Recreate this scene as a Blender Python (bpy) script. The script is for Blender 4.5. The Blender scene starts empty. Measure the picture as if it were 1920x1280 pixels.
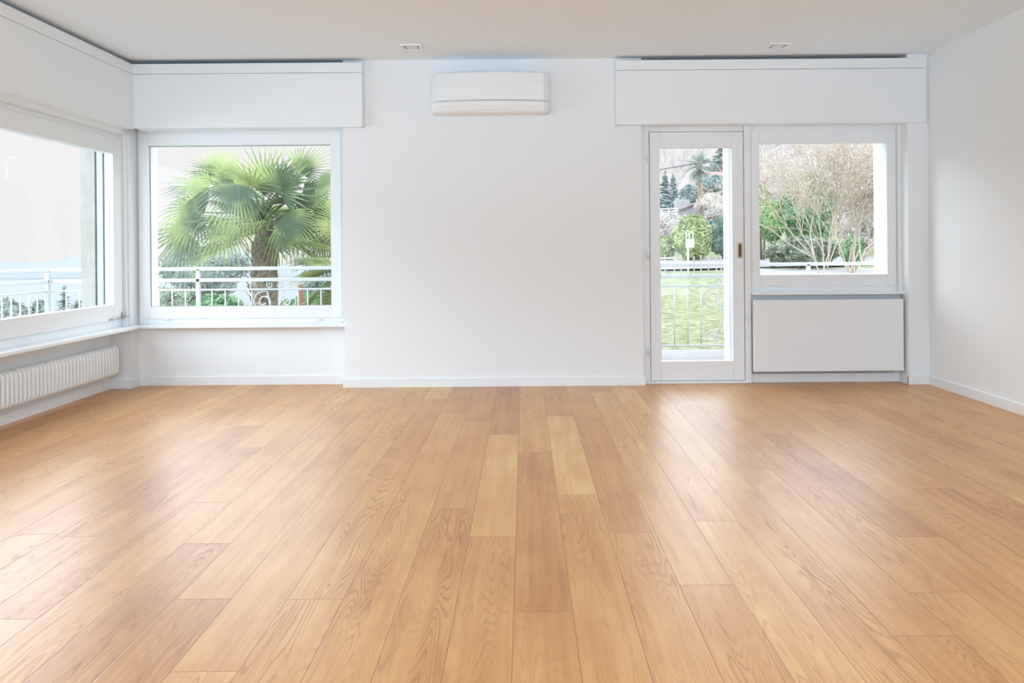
import bpy, bmesh, math, random
import numpy as np
from mathutils import Vector, Matrix
random.seed(7); np.random.seed(7)
S = bpy.context.scene
C = S.collection
# ---------------------------------------------------------------- camera
CAMH, F, TH = 1.13, 1500.0, 0.008
cd = bpy.data.cameras.new('camera'); cam = bpy.data.objects.new('camera', cd); C.objects.link(cam)
cd.sensor_width = 36; cd.lens = F / 1920 * 36
cd.shift_x = -23 / 1920; cd.shift_y = -172.7 / 1920
cd.clip_end = 2000; cd.clip_start = 0.05
cam.matrix_world = Matrix.Translation((0, 0, CAMH)) @ Matrix.Rotation(math.pi / 2, 4, 'X') @ Matrix.Rotation(-TH, 4, 'Z')
S.camera = cam
# ---------------------------------------------------------------- view
S.view_settings.view_transform = 'Standard'; S.view_settings.look = 'None'
S.view_settings.gamma = 1; S.view_settings.use_curve_mapping = False
S.view_settings.exposure = 0.0
S.cycles.use_denoising = True
S.cycles.max_bounces = 14; S.cycles.diffuse_bounces = 8; S.cycles.transparent_max_bounces = 24
S.cycles.sample_clamp_indirect = 8; S.cycles.caustics_reflective = False; S.cycles.caustics_refractive = False
# ---------------------------------------------------------------- overcast sky shaped by direction, with added fill behind the camera
HORIZON, BRIGHT, ZENITH, REAR_FILL = 0.93, 5.35, 3.0, 2.25
w = bpy.data.worlds.new('overcast_sky'); S.world = w; w.use_nodes = True
nt = w.node_tree; nt.nodes.clear()
def N(t, ty, **kw):
    n = t.nodes.new(ty)
    for k, v in kw.items(): setattr(n, k, v)
    return n
def maprange(t, src, a, b, c, d, smooth=True):
    n = N(t, 'ShaderNodeMapRange'); n.interpolation_type = 'SMOOTHSTEP' if smooth else 'LINEAR'
    n.inputs['From Min'].default_value = a; n.inputs['From Max'].default_value = b
    n.inputs['To Min'].default_value = c; n.inputs['To Max'].default_value = d
    t.links.new(src, n.inputs['Value']); return n.outputs['Result']
def mth(t, op, a, b=None, c=None):
    n = N(t, 'ShaderNodeMath', operation=op)
    for i, v in enumerate((a, b, c)):
        if v is None: continue
        if isinstance(v, (int, float)): n.inputs[i].default_value = v
        else: t.links.new(v, n.inputs[i])
    return n.outputs[0]
tc = N(nt, 'ShaderNodeTexCoord'); sx = N(nt, 'ShaderNodeSeparateXYZ'); nt.links.new(tc.outputs['Generated'], sx.inputs[0])
el = mth(nt, 'ADD', maprange(nt, sx.outputs['Z'], 0.12, 0.25, HORIZON, BRIGHT), maprange(nt, sx.outputs['Z'], .35, .65, 0, ZENITH - BRIGHT))
el = mth(nt, 'ADD', HORIZON, mth(nt, 'MULTIPLY', mth(nt, 'SUBTRACT', el, HORIZON), maprange(nt, sx.outputs['X'], -.50, -.10, 1.45, 1.0)))   # sky boosted on the lake side to whiten the floor glare
rear_fill = maprange(nt, sx.outputs['Y'], -0.5, -0.05, REAR_FILL, 0.0)  # extra sky brightness behind the camera, added as fill for the room
rear_fill = mth(nt, 'MULTIPLY', rear_fill, maprange(nt, sx.outputs['Z'], -.15, .0, 2.1, 1.0))  # added glow below the horizon behind the camera, lifts the ceiling
strength = mth(nt, 'ADD', el, rear_fill)
bg = N(nt, 'ShaderNodeBackground'); 
skc = N(nt, 'ShaderNodeMix', data_type='RGBA'); skc.inputs['A'].default_value = (1.0, .972, .985, 1); skc.inputs['B'].default_value = (.90, .975, 1.07, 1)
nt.links.new(maprange(nt, sx.outputs['Z'], .10, .22, 0, 1), skc.inputs['Factor'])
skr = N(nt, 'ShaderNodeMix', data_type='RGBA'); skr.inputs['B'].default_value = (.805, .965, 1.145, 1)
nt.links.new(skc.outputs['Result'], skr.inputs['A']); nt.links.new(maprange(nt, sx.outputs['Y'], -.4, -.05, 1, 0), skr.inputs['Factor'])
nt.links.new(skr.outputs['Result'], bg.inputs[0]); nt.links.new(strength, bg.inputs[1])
wo = N(nt, 'ShaderNodeOutputWorld'); nt.links.new(bg.outputs[0], wo.inputs[0])

# ---------------------------------------------------------------- materials
def lin(c):
    return tuple(((v / 255) / 12.92 if v / 255 <= .04045 else ((v / 255 + .055) / 1.055) ** 2.4) for v in c) + (1,)
def mat(name, rgb, rough=.5, spec=.5, metal=0, bump=0, bscale=200, var=0, vscale=8):
    m = bpy.data.materials.new(name); m.use_nodes = True; t = m.node_tree; b = t.nodes['Principled BSDF']
    b.inputs['Base Color'].default_value = rgb if len(rgb) == 4 else tuple(rgb) + (1,)
    b.inputs['Roughness'].default_value = rough; b.inputs['Metallic'].default_value = metal
    b.inputs['Specular IOR Level'].default_value = spec
    co = N(t, 'ShaderNodeTexCoord')
    if bump:
        no = N(t, 'ShaderNodeTexNoise'); no.inputs['Scale'].default_value = bscale; no.inputs['Detail'].default_value = 3
        t.links.new(co.outputs['Object'], no.inputs['Vector'])
        bu = N(t, 'ShaderNodeBump'); bu.inputs['Strength'].default_value = bump; bu.inputs['Distance'].default_value = .002
        t.links.new(no.outputs['Fac'], bu.inputs['Height']); t.links.new(bu.outputs[0], b.inputs['Normal'])
    if var:
        no = N(t, 'ShaderNodeTexNoise'); no.inputs['Scale'].default_value = vscale; no.inputs['Detail'].default_value = 4
        t.links.new(co.outputs['Object'], no.inputs['Vector'])
        hs = N(t, 'ShaderNodeHueSaturation'); hs.inputs['Color'].default_value = b.inputs['Base Color'].default_value
        t.links.new(maprange(t, no.outputs['Fac'], .3, .7, 1 - var, 1 + var), hs.inputs['Value'])
        t.links.new(hs.outputs[0], b.inputs['Base Color'])
    return m
M_wall = mat('white_wall_paint', (.805, .84, .86, 1), .75, .3, bump=.12, bscale=140)
M_ceil = mat('white_ceiling_paint', (.82, .895, .95, 1), .85, .2, bump=.05, bscale=120)
M_gloss = mat('white_satin_paint', (.805, .84, .86, 1), .35, .5)
M_base = mat('white_baseboard_paint', (.80, .835, .86, 1), .4, .5)
M_rad = mat('white_radiator_enamel', (.805, .84, .86, 1), .3, .5)
M_plastic = mat('white_plastic', (.81, .845, .865, 1), .4, .5)
M_grey = mat('grey_plastic', (.25, .25, .25, 1), .4)
M_dark = mat('black_rubber', (.03, .03, .03, 1), .6)
M_brass = mat('aged_brass', (.42, .30, .14, 1), .35, metal=.8)
M_steel = mat('satin_steel', (.55, .54, .52, 1), .35, metal=.8)
M_alu = mat('grey_aluminium', (.36, .38, .36, 1), .45, metal=.3)
M_ext = mat('beige_exterior_plaster', (.35, .325, .285, 1), .9, .2, bump=.3, bscale=90, var=.05, vscale=14)
M_deck = mat('pale_balcony_tiles', (.24, .23, .225, 1), .6, .4, var=.05)
M_iron = mat('white_painted_iron', (.52, .53, .53, 1), .4, .4)
M_back = mat('grey_green_primer', (.16, .19, .165, 1), .8, .2)
def glass_mat():
    m = bpy.data.materials.new('window_glass'); m.use_nodes = True; t = m.node_tree; t.nodes.clear()
    tr = N(t, 'ShaderNodeBsdfTransparent'); tr.inputs[0].default_value = (.985, .992, .985, 1)
    gl = N(t, 'ShaderNodeBsdfGlossy'); gl.inputs['Roughness'].default_value = .01; gl.inputs[0].default_value = (1, 1, 1, 1)
    lw = N(t, 'ShaderNodeLayerWeight'); lw.inputs['Blend'].default_value = .5
    fac = mth(t, 'ADD', .018, mth(t, 'MULTIPLY', mth(t, 'POWER', lw.outputs['Facing'], 5.0), .3))
    mx = N(t, 'ShaderNodeMixShader'); o = N(t, 'ShaderNodeOutputMaterial')
    t.links.new(fac, mx.inputs[0]); t.links.new(tr.outputs[0], mx.inputs[1]); t.links.new(gl.outputs[0], mx.inputs[2])
    t.links.new(mx.outputs[0], o.inputs[0]); return m
M_glass = glass_mat()
def leaf_mat(name, c1, c2, trans=.35, scale=3.0):
    m = bpy.data.materials.new(name); m.use_nodes = True; t = m.node_tree; t.nodes.clear()
    co = N(t, 'ShaderNodeTexCoord'); no = N(t, 'ShaderNodeTexNoise'); no.inputs['Scale'].default_value = scale; no.inputs['Detail'].default_value = 6
    t.links.new(co.outputs['Object'], no.inputs['Vector'])
    cr = N(t, 'ShaderNodeMix', data_type='RGBA'); cr.inputs['A'].default_value = tuple(c1) + (1,); cr.inputs['B'].default_value = tuple(c2) + (1,)
    t.links.new(maprange(t, no.outputs['Fac'], .35, .65, 0, 1), cr.inputs['Factor'])
    d = N(t, 'ShaderNodeBsdfDiffuse'); tl = N(t, 'ShaderNodeBsdfTranslucent'); mx = N(t, 'ShaderNodeMixShader'); mx.inputs[0].default_value = trans
    o = N(t, 'ShaderNodeOutputMaterial')
    t.links.new(cr.outputs['Result'], d.inputs[0]); t.links.new(cr.outputs['Result'], tl.inputs[0])
    t.links.new(d.outputs[0], mx.inputs[1]); t.links.new(tl.outputs[0], mx.inputs[2]); t.links.new(mx.outputs[0], o.inputs[0])
    return m

# ---------------------------------------------------------------- helpers
def at(x, y, Y):
    """world point seen at photo pixel (x, y) at distance Y in front of the camera"""
    dx, dy = x - 983, y - 467.3
    return Vector(((dx - TH * dy) * Y / F, Y, CAMH - (dy + TH * dx) * Y / F))
class MB:
    def __init__(s): s.v = []; s.f = []; s.sm = []
    def add(s, vs, fs, smooth=False):
        o = len(s.v); s.v += [tuple(p) for p in vs]
        for f in fs: s.f.append([i + o for i in f]); s.sm.append(smooth)
        return s
    def box(s, x0, x1, y0, y1, z0, z1, b=0.0):
        if b <= 0:
            vs = [(x, y, z) for z in (z0, z1) for y in (y0, y1) for x in (x0, x1)]
            return s.add(vs, [(0, 2, 3, 1), (4, 5, 7, 6), (0, 1, 5, 4), (2, 6, 7, 3), (0, 4, 6, 2), (1, 3, 7, 5)])
        bm = bmesh.new(); bmesh.ops.create_cube(bm, size=1)
        for v in bm.verts: v.co = Vector(((x0 + x1) / 2 + v.co.x * (x1 - x0), (y0 + y1) / 2 + v.co.y * (y1 - y0), (z0 + z1) / 2 + v.co.z * (z1 - z0)))
        bmesh.ops.bevel(bm, geom=bm.edges[:], offset=b, segments=2, profile=.5, affect='EDGES')
        bm.verts.index_update()
        vs = [v.co[:] for v in bm.verts]; fs = [[v.index for v in f.verts] for f in bm.faces]; bm.free()
        return s.add(vs, fs)
    def tube(s, pts, r, n=8, closed=False, caps=True):
        pts = [Vector(p) for p in pts]; k = len(pts)
        rs = r if isinstance(r, (list, tuple)) else [r] * k
        vs, fs = [], []; ref = None
        for i, p in enumerate(pts):
            a = pts[(i - 1) % k] if (closed or i) else p; b = pts[(i + 1) % k] if (closed or i < k - 1) else p
            t = (b - a).normalized()
            if ref is None:
                ref = t.orthogonal().normalized()
            ref = (ref - t * ref.dot(t))
            ref = ref.normalized() if ref.length > 1e-6 else t.orthogonal().normalized()
            bn = t.cross(ref)
            for j in range(n):
                q = 2 * math.pi * j / n
                vs.append(p + (ref * math.cos(q) + bn * math.sin(q)) * rs[i])
        for i in range(k if closed else k - 1):
            for j in range(n):
                a = i * n + j; b = i * n + (j + 1) % n; c = ((i + 1) % k) * n + (j + 1) % n; d = ((i + 1) % k) * n + j
                fs.append((a, b, c, d))
        s.add(vs, fs, True)
        if caps and not closed:
            o = len(s.v) - len(vs)
            s.f.append([o + j for j in range(n)][::-1]); s.sm.append(False)
            s.f.append([o + (k - 1) * n + j for j in range(n)]); s.sm.append(False)
        return s
    def prism(s, prof, axis, a, b, smooth=False):
        """extrude closed 2D profile along an axis; prof are pairs of the other two axes in order"""
        n = len(prof); vs = []
        for t in (a, b):
            for p in prof:
                vs.append({'X': (t, p[0], p[1]), 'Y': (p[0], t, p[1]), 'Z': (p[0], p[1], t)}[axis])
        fs = [(i, (i + 1) % n, n + (i + 1) % n, n + i) for i in range(n)]
        s.add(vs, fs, smooth); s.add(vs, [tuple(range(n))[::-1], tuple(range(n, 2 * n))])
        return s
    def build(s, name, m, parent=None):
        me = bpy.data.meshes.new(name); me.from_pydata(s.v, [], s.f); me.materials.append(m)
        me.polygons.foreach_set('use_smooth', s.sm); me.update()
        bm = bmesh.new(); bm.from_mesh(me); bmesh.ops.recalc_face_normals(bm, faces=bm.faces) if len(s.f) < 6000 else None
        bm.to_mesh(me); bm.free()
        o = bpy.data.objects.new(name, me); C.objects.link(o)
        if parent is not None: o.parent = parent; o.matrix_parent_inverse = Matrix.Translation(parent.location).inverted()
        return o
def tag(o, label, cat, group=None, kind=None):
    o['label'] = label; o['category'] = cat
    if group: o['group'] = group
    if kind: o['kind'] = kind
    return o
def empty(name, loc, label, cat, group=None, kind=None):
    o = bpy.data.objects.new(name, None); C.objects.link(o); o.location = loc; o.empty_display_size = .1
    return tag(o, label, cat, group, kind)
def ring(mb, x0, x1, z0, z1, hx0, hx1, hz0, hz1, y0, y1, b=.003):
    """rectangular frame in an XZ plane with a hole"""
    mb.box(x0, hx0, y0, y1, z0, z1, b); mb.box(hx1, x1, y0, y1, z0, z1, b)
    mb.box(hx0, hx1, y0, y1, z0, hz0, b); mb.box(hx0, hx1, y0, y1, hz1, z1, b); return mb

CEIL = 2.703
YB = 6.62      # chimney-breast part of the back wall
YO = 7.00      # outer face of the back wall
XR = 3.315
# ---------------------------------------------------------------- structure: walls
m = MB()
m.box(-1.492, .98, YB, YO, -.05, CEIL + .05)                 # middle wall
m.box(-3.28, -1.492, 6.80, YO, -.05, .49)                    # under window
m.box(-3.24, -1.492, 6.80, YO, 2.13, CEIL + .05)
m.box(-3.279, -3.24, 6.80, YO, .49, CEIL + .05)              # corner
m.box(.98, 3.149, 6.74, YO, 2.13, CEIL + .05)                # over door and window
m.box(1.89, 3.149, 6.72, YO, -.05, .735)                     # radiator recess
m.box(3.149, XR + .25, 6.56, YO, -.05, CEIL + .05)           # pier at right
m.box(3.10, 3.149, 6.78, YO, .7, 2.2)
tag(m.build('wall_back', M_wall), 'white painted back wall of the room with a wide plain middle section', 'wall', kind='structure')
m = MB()
m.box(-3.655, -3.28, 6.66, YO, -.05, CEIL + .05)
m.box(-3.655, -3.456, 3.3, 6.66, -.05, .49)
m.box(-3.655, -3.28, 3.3, 6.66, 2.10, CEIL + .05)
m.box(-3.655, -3.28, -1.75, 3.3, -.05, CEIL + .05)
tag(m.build('wall_left', M_wall), 'white left wall with a radiator niche under its window', 'wall', kind='structure')
m = MB(); m.box(XR, XR + .25, -1.75, 6.56, -.05, CEIL + .05)
tag(m.build('wall_right', M_wall), 'plain bare white wall on the right side of the room', 'wall', kind='structure')
m = MB(); ring(m, -3.28, XR, -.05, CEIL + .05, -3.1, 3.1, .25, 2.55, -1.75, -1.55, 0)  # unseen wall; its opening is added so the sky fill gets in
tag(m.build('wall_front', M_wall), 'white wall behind the viewer with a wide opening added to let light in', 'wall', kind='structure')
m = MB(); m.box(-3.75, XR + .25, -1.75, YO, CEIL, CEIL + .2)
tag(m.build('ceiling', M_ceil), 'flat white ceiling with two small square downlights', 'ceiling', kind='structure')
# exterior corner pier beside the left window
m = MB(); m.box(-3.656, -3.54, 6.60, 6.66, .5, 2.2)
tag(m.build('trim_1', M_ext), 'beige rough plaster reveal outside the left window', 'trim', kind='structure')

# ---------------------------------------------------------------- floor
def floor_material():
    mt = bpy.data.materials.new('oiled_oak_planks'); mt.use_nodes = True; t = mt.node_tree; b = t.nodes['Principled BSDF']
    uv = N(t, 'ShaderNodeUVMap', uv_map='plank'); s = N(t, 'ShaderNodeSeparateXYZ'); t.links.new(uv.outputs[0], s.inputs[0])
    def attr(n):
        a = N(t, 'ShaderNodeAttribute', attribute_name=n); return a.outputs['Fac']
    seed, tone, plen, fig = attr('seed'), attr('tone'), attr('plen'), attr('figure')
    U, V = s.outputs['X'], s.outputs['Y']
    def vec(x, y, z):
        c = N(t, 'ShaderNodeCombineXYZ')
        for i, q in enumerate((x, y, z)):
            if isinstance(q, (int, float)): c.inputs[i].default_value = q
            else: t.links.new(q, c.inputs[i])
        return c.outputs[0]
    def noise(v, sc, det=3, rough=.5, dist=0):
        n = N(t, 'ShaderNodeTexNoise'); n.inputs['Scale'].default_value = sc; n.inputs['Detail'].default_value = det
        n.inputs['Roughness'].default_value = rough; n.inputs['Distortion'].default_value = dist
        t.links.new(v, n.inputs['Vector']); return n.outputs['Fac']
    # cathedral figure: contour lines of a long stretched field
    sz = mth(t, 'MULTIPLY', seed, 37.0)
    fld = noise(vec(mth(t, 'MULTIPLY', U, 7.0), mth(t, 'MULTIPLY', V, .62), sz), 1.0, 2, .5, .1)
    ringv = mth(t, 'SINE', mth(t, 'MULTIPLY', fld, 210.0))
    rings = maprange(t, ringv, .1, 1.0, 0, 1)
    side = noise(vec(mth(t, 'MULTIPLY', U, 14.0), mth(t, 'MULTIPLY', V, .8), mth(t, 'ADD', sz, 9)), 1.0, 2)
    rings = mth(t, 'MULTIPLY', rings, maprange(t, side, .38, .62, .15, 1))
    rings = mth(t, 'MULTIPLY', rings, fig)
    # pores and streaks
    pores = noise(vec(mth(t, 'MULTIPLY', U, 260.0), mth(t, 'MULTIPLY', V, 9.0), sz), 1.0, 3, .6)
    streak = noise(vec(mth(t, 'MULTIPLY', U, 36.0), mth(t, 'MULTIPLY', V, 1.3), sz), 1.0, 4, .55, .3)
    cloud = noise(vec(mth(t, 'MULTIPLY', U, 5.0), mth(t, 'MULTIPLY', V, 2.2), mth(t, 'ADD', sz, 3)), 1.0, 3)
    # knots
    vo = N(t, 'ShaderNodeTexVoronoi'); vo.inputs['Scale'].default_value = 1
    t.links.new(vec(mth(t, 'MULTIPLY', U, 4.5), mth(t, 'MULTIPLY', V, 2.4), sz), vo.inputs['Vector'])
    knot = maprange(t, vo.outputs['Distance'], .015, .09, 1, 0)
    sc = N(t, 'ShaderNodeSeparateColor'); t.links.new(vo.outputs['Color'], sc.inputs[0])
    knot = mth(t, 'MULTIPLY', knot, maprange(t, sc.outputs['Red'], .72, .78, 0, 1))
    # base tone
    cr = N(t, 'ShaderNodeValToRGB'); e = cr.color_ramp.elements
    e[0].position = 0; e[0].color = lin((168, 110, 53)); e[1].position = 1; e[1].color = lin((222, 180, 116))
    for p, c in ((.3, (189, 132, 71)), (.55, (202, 148, 86)), (.8, (212, 162, 98))):
        q = e.new(p); q.color = lin(c)
    tt = mth(t, 'ADD', tone, mth(t, 'MULTIPLY', mth(t, 'SUBTRACT', streak, .5), .8))
    tt = mth(t, 'ADD', tt, mth(t, 'MULTIPLY', mth(t, 'SUBTRACT', cloud, .5), .8))
    t.links.new(tt, cr.inputs[0])
    def darken(col, fac, c2, amt):
        x = N(t, 'ShaderNodeMix', data_type='RGBA', blend_type='MIX'); t.links.new(col, x.inputs['A']); x.inputs['B'].default_value = c2
        t.links.new(mth(t, 'MULTIPLY', fac, amt), x.inputs['Factor']); return x.outputs['Result']
    col = darken(cr.outputs[0], rings, lin((136, 88, 48)), .48)
    col = darken(col, maprange(t, pores, .55, .8, 0, 1), lin((134, 86, 48)), .42)
    col = darken(col, knot, lin((112, 66, 36)), .7)
    # seams
    du = mth(t, 'MINIMUM', U, mth(t, 'SUBTRACT', .184, U)); dv = mth(t, 'MINIMUM', V, mth(t, 'SUBTRACT', plen, V))
    dmin = mth(t, 'MINIMUM', du, dv)
    seam = maprange(t, dmin, .0005, .0020, 1, 0)
    col = darken(col, seam, lin((112, 68, 36)), .7)
    t.links.new(col, b.inputs['Base Color'])
    t.links.new(mth(t, 'ADD', .31, mth(t, 'ADD', mth(t, 'MULTIPLY', rings, .08), mth(t, 'MULTIPLY', pores, .1))), b.inputs['Roughness'])
    b.inputs['Specular IOR Level'].default_value = .85
    hgt = mth(t, 'SUBTRACT', mth(t, 'MULTIPLY', maprange(t, dmin, 0, .004, 0, 1), 1.0), mth(t, 'MULTIPLY', rings, .25))
    bu = N(t, 'ShaderNodeBump'); bu.inputs['Strength'].default_value = .35; bu.inputs['Distance'].default_value = .0012
    t.links.new(hgt, bu.inputs['Height']); t.links.new(bu.outputs[0], b.inputs['Normal'])
    return mt
PW, PX0 = .184, -.042
# butt joints read from the photo: (pixel x, pixel y)
J = [(385,941.5),(148,1006),(30,1160),(380,1019),(372,1123),(376,1259),(586,1123),(785,918),(750,859.5),(655,902.5),(920,1005),
     (1079,926.5),(1190,847.5),(1185,998),(1342,976.5),(1326,1096.5),(1018,1146.5),(1368,917),(1425,880),(1722,1006),(1760,1110),
     (1736,1191.5),(1457,812),(1905,922),(1620,875),(857,776),(896,790.5),(946,814),(1053,780),(819,748),(859,952.5),(1072,962)]
cols = {}
for x, y in J:
    dx, dy = x - 983, y - 467.3; v = dy + TH * dx; u = dx - TH * dy
    Yd = CAMH * F / v; X = u * Yd / F; k = math.floor((X - PX0) / PW)
    cols.setdefault(k, []).append(Yd)
TONE = {(-1, 0): .12, (-1, 1): .95, (-1, 2): .30}
rnd = random.Random(11)
verts, faces, uvs, at_seed, at_tone, at_len, at_fig = [], [], [], [], [], [], []
k0, k1 = math.floor((-3.47 - PX0) / PW), math.floor((XR - PX0) / PW)
YN, YF = -1.75, 6.86
special = {}   # (column, y inside plank): tone, figure
def sp(x, y, tone, fig):
    dx, dy = x - 983, y - 467.3; v = dy + TH * dx; u = dx - TH * dy; Yd = CAMH * F / v
    special.setdefault(math.floor((u * Yd / F - PX0) / PW), []).append((Yd, tone, fig))
for a in ((925,900,.80,.15),(930,1080,.20,.2),(935,760,.20,.1),(1070,850,.92,.1),(1010,900,.30,.35),(1015,1050,.32,.4),(1020,1220,.44,.3),
          (260,1150,.26,1.0),(750,820,.42,.1),(1290,900,.62,.6),(1440,1120,.72,.6),(1480,1000,.52,1.0),(1330,1200,.5,1.0),(1240,1050,.5,.7),
          (860,1150,.45,.5),(790,1150,.5,.9),(700,1150,.55,.8),(560,1220,.55,.8),(870,850,.5,.3),(790,880,.6,.4),(1100,1000,.45,.2),(1120,1200,.5,.7),
          (1650,1150,.5,.3),(1800,1200,.38,.8),(1880,1000,.4,.3),(1600,860,.55,.2),(1700,790,.4,.2),(60,770,.3,.2),(40,800,.2,.2)):
    sp(*a)
for k in range(k0, k1 + 1):
    js = sorted(cols.get(k, []))
    ys = []
    if not js: js = [rnd.uniform(1.5, 4.5)]
    y = js[0]
    while y > YN:
        y -= rnd.uniform(1.7, 2.2); ys.append(y)
    ys = sorted(ys) + js
    out = [ys[0]]
    for y in ys[1:]:
        while y - out[-1] > 2.9: out.append(out[-1] + rnd.uniform(1.5, 2.1) if y - out[-1] > 4 else (out[-1] + y) / 2)
        out.append(y)
    while YF - out[-1] > 2.3: out.append(out[-1] + rnd.uniform(1.7, 2.2))
    out = [YN] + [y for y in out if YN + .05 < y < YF - .05] + [YF]
    for a, b in zip(out, out[1:]):
        x0 = PX0 + k * PW; x1 = x0 + PW; i = len(verts)
        verts += [(x0, a, 0), (x1, a, 0), (x1, b, 0), (x0, b, 0)]; faces.append((i, i + 1, i + 2, i + 3))
        L = b - a; uvs += [(0, 0), (PW, 0), (PW, L), (0, L)]
        tn, fg = min(.85, max(.2, rnd.gauss(.55, .13))), rnd.choice((.15, .35, .6, .9))
        for (yy, t_, f_) in special.get(k, []):
            if a <= yy <= b: tn, fg = t_, f_
        at_seed.append(rnd.random() * 10); at_tone.append(tn); at_len.append(L); at_fig.append(fg)
me = bpy.data.meshes.new('floor'); me.from_pydata(verts, [], faces)
ul = me.uv_layers.new(name='plank'); ul.data.foreach_set('uv', [c for p in uvs for c in p])
for nm, dat in (('seed', at_seed), ('tone', at_tone), ('plen', at_len), ('figure', at_fig)):
    me.attributes.new(nm, 'FLOAT', 'FACE').data.foreach_set('value', dat)
me.materials.append(floor_material())
fl = bpy.data.objects.new('floor', me); C.objects.link(fl)
tag(fl, 'floor of long oiled oak planks running towards the windows', 'floor', kind='structure')
m = MB(); m.box(-3.75, XR + .25, -1.75, YO, -.25, -.004)
m.build('subfloor', M_deck, fl)

# ---------------------------------------------------------------- baseboards
BH, BT = .075, .014
def base_prof_x(mb, y, x0, x1):       # facing -Y
    mb.prism([(y, 0), (y - BT, 0), (y - BT, BH - .006), (y - BT + .006, BH), (y, BH)], 'X', x0, x1)
def base_prof_y(mb, x, y0, y1, sgn):
    mb.prism([(x, 0), (x + sgn * BT, 0), (x + sgn * BT, BH - .006), (x + sgn * (BT - .006), BH), (x, BH)], 'Y', y0, y1)
m = MB(); base_prof_x(m, YB, -1.492 - BT, .98 + BT)
base_prof_y(m, -1.492, YB - .001, 6.80, -1)
base_prof_x(m, 6.80, -3.28, -1.492)
base_prof_x(m, 6.72, 1.892, 3.149); base_prof_y(m, 3.149, 6.55, 6.72, -1); base_prof_x(m, 6.56, 3.149 - BT, XR)
tag(m.build('baseboard_back', M_base), 'white baseboard along the foot of the back wall', 'baseboard', kind='structure')
m = MB(); base_prof_y(m, -3.28, 6.66, 6.80, 1); base_prof_x(m, 6.66, -3.456, -3.28 + BT); base_prof_y(m, -3.456, 3.3, 6.66, 1)
base_prof_y(m, -3.28, -1.5, 3.3, 1)
tag(m.build('baseboard_left', M_base), 'white baseboard along the left wall and its radiator niche', 'baseboard', kind='structure')
m = MB(); base_prof_y(m, XR, -1.5, 6.56, -1)
tag(m.build('baseboard_right', M_base), 'white baseboard along the bare right wall', 'baseboard', kind='structure')

# ---------------------------------------------------------------- window 2 (back, palm view)
w2 = empty('window_2', (-2.37, 6.78, .52), 'white framed window in the back wall looking onto the palm tree', 'window', kind='structure')
m = MB(); ring(m, -3.262, -1.495, .52, 2.165, -3.20, -1.56, .585, 2.11, 6.775, 6.86)
m.build('window_frame', M_gloss, w2)
m = MB(); ring(m, -3.225, -1.546, .568, 2.128, -3.176, -1.634, .666, 2.03, 6.76, 6.825, .004)
m.build('sash', M_gloss, w2)
m = MB(); m.box(-3.18, -1.63, 6.79, 6.796, .66, 2.035); m.build('glass', M_glass, w2)
m = MB(); ring(m, -3.178, -1.632, .664, 2.032, -3.170, -1.640, .672, 2.024, 6.797, 6.803, 0); m.build('gasket', M_alu, w2)
m = MB(); m.box(-3.28, -1.492, 6.70, 6.80, .49, .52, .006); m.build('window_sill', M_gloss, w2)
m = MB(); m.box(-3.24, -3.20, 6.86, 6.99, .52, 2.16); m.box(-3.2, -1.5, 6.86, 7.06, .50, .53); m.build('outer_reveal', M_gloss, w2)
for x in (313, 598):
    p = at(x, 598.5, 6.76); m = MB(); m.tube([(p.x - .03, 6.752, p.z), (p.x + .03, 6.752, p.z)], .006, 8); m.build('hinge_cover', M_gloss, w2)
p = at(643, 604, 6.76); m = MB(); m.tube([(p.x, 6.765, p.z), (p.x, 6.758, p.z)], .006, 8); m.build('screw_cap', M_steel, w2)

# ---------------------------------------------------------------- window 1 (left wall)
def ringY(mb, y0, y1, z0, z1, hy0, hy1, hz0, hz1, x0, x1, b=.003):
    mb.box(x0, x1, y0, hy0, z0, z1, b); mb.box(x0, x1, hy1, y1, z0, z1, b)
    mb.box(x0, x1, hy0, hy1, z0, hz0, b); mb.box(x0, x1, hy0, hy1, hz1, z1, b)
w1 = empty('window_1', (-3.36, 5.0, .52), 'wide white framed window in the left wall with an open misty view', 'window', kind='structure')
m = MB(); ringY(m, 3.30, 6.66, .52, 2.14, 3.42, 6.60, .60, 2.05, -3.46, -3.345)
m.box(-3.345, -3.30, 6.636, 6.66, .52, 2.14, .003)
m.build('window_frame', M_gloss, w1)
m = MB(); ringY(m, 3.38, 6.634, .58, 2.064, 3.52, 6.49, .71, 1.932, -3.40, -3.33, .004); m.build('sash', M_gloss, w1)
m = MB(); m.box(-3.372, -3.366, 3.5, 6.5, .70, 1.94); m.build('glass', M_glass, w1)
m = MB(); m.box(-3.47, -3.22, 3.3, 6.70, .49, .52, .006); m.build('window_sill', M_gloss, w1)
m = MB(); m.box(-3.525, -3.475, 6.60, 6.655, .52, 2.15, .002); m.build('shutter_guide', M_alu, w1)
m = MB(); m.box(-3.540, -3.527, 6.60, 6.655, .52, 2.15); m.build('guide_seal', M_dark, w1)
m = MB(); m.tube([(-3.322, 6.40, .592), (-3.318, 6.60, .598)], .007, 8); m.tube([(-3.322, 6.615, .585), (-3.322, 6.615, .64)], .008, 8)
m.tube([(-3.322, 6.615, .60), (-3.27, 6.63, .60)], .004, 8); m.build('stay_arm', M_steel, w1)
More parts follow.
